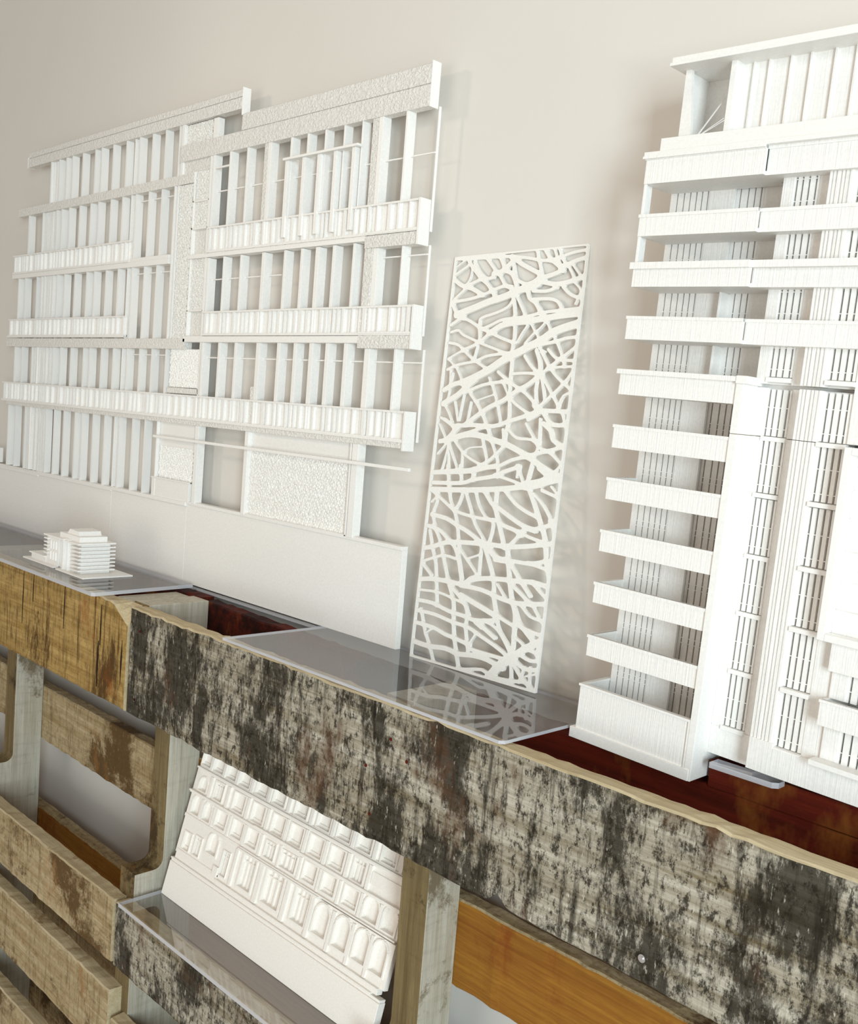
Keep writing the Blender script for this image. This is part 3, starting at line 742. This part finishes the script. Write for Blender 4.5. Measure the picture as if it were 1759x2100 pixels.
# ------------------------------------------------------------------ tilted palace relief on the lower shelf
oo = (-1.1375, -.1178, .8316); orn = empty('palace_relief', oo, (-math.radians(14.46), 0, 0)); tag(orn, 'cream white palace facade relief with arches and windows, tilted in the lower pallet gap', 'architectural model')
s = MB(); s.box(0, .418, 0, .0105, 0, .0445); s.build('plinth', PE, orn, bevel=.0006)
s = MB(); s.box(0, .417, .0015, .0105, .0445, .0475); s.box(0, .402, .0000, .0105, .0475, .0495); s.box(.10, .410, .0022, .0105, .0495, .0550); s.box(.10, .410, .0008, .0105, .0550, .0566); s.box(.004, .10, .0030, .0105, .0495, .0620); s.build('steps', PE, orn, bevel=.0003)
def openings(fn_base, items):
    def fn(U, V_):
        D = np.full(U.shape, fn_base)
        for kind, u, v, w_, h, fr, dep in items:
            if kind == 'bar': D[(abs(U - u) < w_ / 2) & (abs(V_ - v) < h / 2)] = dep; continue
            def shape(g):
                m_ = (abs(U - u) < w_ / 2 + g) & (abs(V_ - v) < h / 2 + g)
                if kind == 'arch':
                    r = w_ / 2 + g; top = v + h / 2 - w_ / 2; m_ &= (V_ < top) | ((U - u) ** 2 + (V_ - top) ** 2 < r * r)
                return m_
            D[shape(fr)] = fn_base - .0018; D[shape(0)] = dep
            if kind == 'win': D[shape(0) & (V_ < v - h / 2 + .0035)] = dep - .0022; D[shape(0) & (abs(U - u - w_ * .12) < .0007)] = dep - .0010
            if kind == 'bay':
                for t in (-.25, .05, .3): D[shape(0) & (abs(U - u - t * w_) < .0012)] = dep - .0020
                D[shape(0) & (V_ > v + h * .22) & (V_ < v + h * .27)] = dep - .0025
        return D
    return fn
W4 = .0045
g = [('arch', .301, .0850, .024, .034, .0022, .0098), ('arch', .337, .0850, .024, .034, .0022, .0098), ('arch', .3700, .0850, .0215, .034, .0015, .0098), ('arch', .3990, .0850, .0215, .034, .0015, .0098),
     ('bay', .155, .0850, .026, .040, .0025, .0095), ('bay', .208, .0850, .034, .041, .0030, .0095), ('bay', .262, .0850, .026, .038, .0025, .0095),
     ('win', .020, .0760, .016, .022, .0015, .0090), ('arch', .075, .0920, .022, .026, .0020, .0098), ('bay', .045, .078, .014, .024, .0010, .0085), ('bay', .108, .078, .014, .030, .0012, .0085),
     ('bar', .128, .082, .005, .047, 0, .0018), ('bar', .181, .082, .007, .047, 0, .0012), ('bar', .236, .082, .007, .047, 0, .0012), ('bar', .282, .082, .005, .047, 0, .0012), ('bar', .319, .080, .005, .045, 0, .0025), ('bar', .353, .080, .004, .045, 0, .0025), ('bar', .3845, .080, .004, .045, 0, .0025), ('bar', .095, .064, .010, .012, 0, .0010)]
relief('ground_storey', 0, .4168, .0566, .1046, openings(W4, g), .0105, PE, orn)
s = MB(); s.box(.13, .290, -.0005, .0105, .1046, .1072); s.box(.13, .417, .0012, .0105, .1072, .1090); s.box(0, .13, .0030, .0105, .1046, .1090); s.build('cornice', PE, orn, bevel=.0003)
g = [('arch', .019, .1240, .019, .024, .0018, .0098), ('arch', .046, .1240, .018, .024, .0018, .0098)] + [('win', u, .1240, .0235, .0205, .0020, .0092) for u in (.078, .115, .147, .263, .298, .336)] + [('arch', .371, .1250, .024, .026, .0018, .0098), ('arch', .401, .1250, .021, .026, .0018, .0098)]
g += [('bay', .185, .1230, .020, .020, .001, .0080), ('bay', .222, .1230, .030, .020, .001, .0080)] + [('bar', u, .123, .0035, .026, 0, .0022) for u in (.0325, .061, .097, .131, .166, .205, .244, .281, .317, .354, .386)]
relief('middle_storey', 0, .4168, .1090, .1370, openings(W4, g), .0105, PE, orn)
s = MB(); s.box(0, .417, .0010, .0105, .1370, .1388); s.box(0, .418, -.0008, .0105, .1388, .1412); s.box(.15, .24, -.0018, .0105, .1412, .1424); s.build('cornice', PE, orn, bevel=.0003)
g = [('win', u, .1545, .0245, .0225, .0022, .0094) for u in (.104, .146, .188, .224, .262, .300)] + [('bay', .058, .1545, .020, .022, .002, .009), ('arch', .022, .1530, .018, .018, .0015, .0095), ('bay', .338, .1545, .020, .024, .002, .009), ('bar', .385, .156, .050, .014, 0, .0030)]
g += [('bar', u, .155, .0045, .027, 0, .0014) for u in (.040, .081, .125, .167, .206, .243, .281, .320, .357)]
relief('upper_storey', 0, .4168, .1412, .1690, openings(W4, g), .0105, PE, orn)
s = MB(); s.box(.006, .417, .0008, .0105, .1690, .1710); s.box(.004, .418, -.0008, .0105, .1710, .1735); s.box(.006, .417, .0020, .0105, .1735, .1750); s.build('cornice', PE, orn, bevel=.0003)
g = [('win', u, .1880, .0240, .0230, .0015, .0094) for u in (.018, .045, .076, .104, .142, .178, .222, .265, .302, .337, .378)] + [('bar', u, .187, .0050, .028, 0, .0012) for u in (.0315, .061, .090, .123, .160, .200, .244, .284, .320, .357, .400)]
relief('attic_storey', .0048, .4168, .1750, .2030, openings(W4, g), .0105, PE, orn)
s = MB(); s.box(.004, .418, -.0010, .0105, .2030, .2060); s.build('cornice', PE, orn, bevel=.0003)

# ------------------------------------------------------------------ small apartment block model on the left shelf
so = (-1.41, -.12, 1.2266); sm = empty('building_model', so); tag(sm, 'small white apartment block model with thin floor plates on the left acrylic shelf', 'architectural model')
def sb(name, mat, *boxes, bev=.0002):
    s = MB(so)
    for q in boxes: s.box(*q)
    return s.build(name, mat, sm, bevel=bev)
z = 1.2266
sb('site_base', PW, (-1.516, -1.413, -.160, -.092, z, z + .0022), (-1.400, -1.314, -.162, -.086, z, z + .0022))
sb('site_base', PW, (-1.413, -1.400, -.148, -.092, z, z + .0020))
sb('core', PV, (-1.452, -1.413, -.152, -.106, z + .001, 1.2700), (-1.411, -1.346, -.150, -.106, z + .001, 1.2700), (-1.413, -1.411, -.140, -.106, z, 1.268))
for k in range(7):
    zz = 1.2325 + k * .0054; sb('floor_plate', PW, (-1.367, -1.3405, -.1565, -.1005, zz, zz + .0019), bev=0); sb('floor_plate', PW, (-1.4555, -1.444, -.1555, -.1035, zz, zz + .0019), bev=0) if k > 1 else None
sb('stair_fin', PW, (-1.3905, -1.3865, -.1575, -.150, z + .002, 1.2735)); sb('stair_fin', PW, (-1.378, -1.3765, -.1560, -.150, z + .002, 1.2735))
sb('roof', PW, (-1.4560, -1.400, -.1560, -.1030, 1.2701, 1.2723), (-1.398, -1.3410, -.1570, -.1000, 1.2701, 1.2723))
sb('penthouse', PW, (-1.415, -1.352, -.150, -.108, 1.2722, 1.2800)); s = MB(so); s.prism([(-1.400, 1.280), (-1.362, 1.280), (-1.366, 1.2862), (-1.392, 1.2872)], -.146, -.112); s.build('penthouse', PW, sm)
sb('side_wing', PW, (-1.502, -1.4525, -.153, -.118, z + .002, 1.2368)); sb('side_wing_roof', PW, (-1.505, -1.4525, -.1555, -.116, 1.2368, 1.2385))
for k in range(6): sb('window_strip', PV, (-1.441 + (k % 3) * .0085, -1.437 + (k % 3) * .0085, -.1535, -.152, 1.236 + (k // 3) * .016, 1.248 + (k // 3) * .016), bev=0)
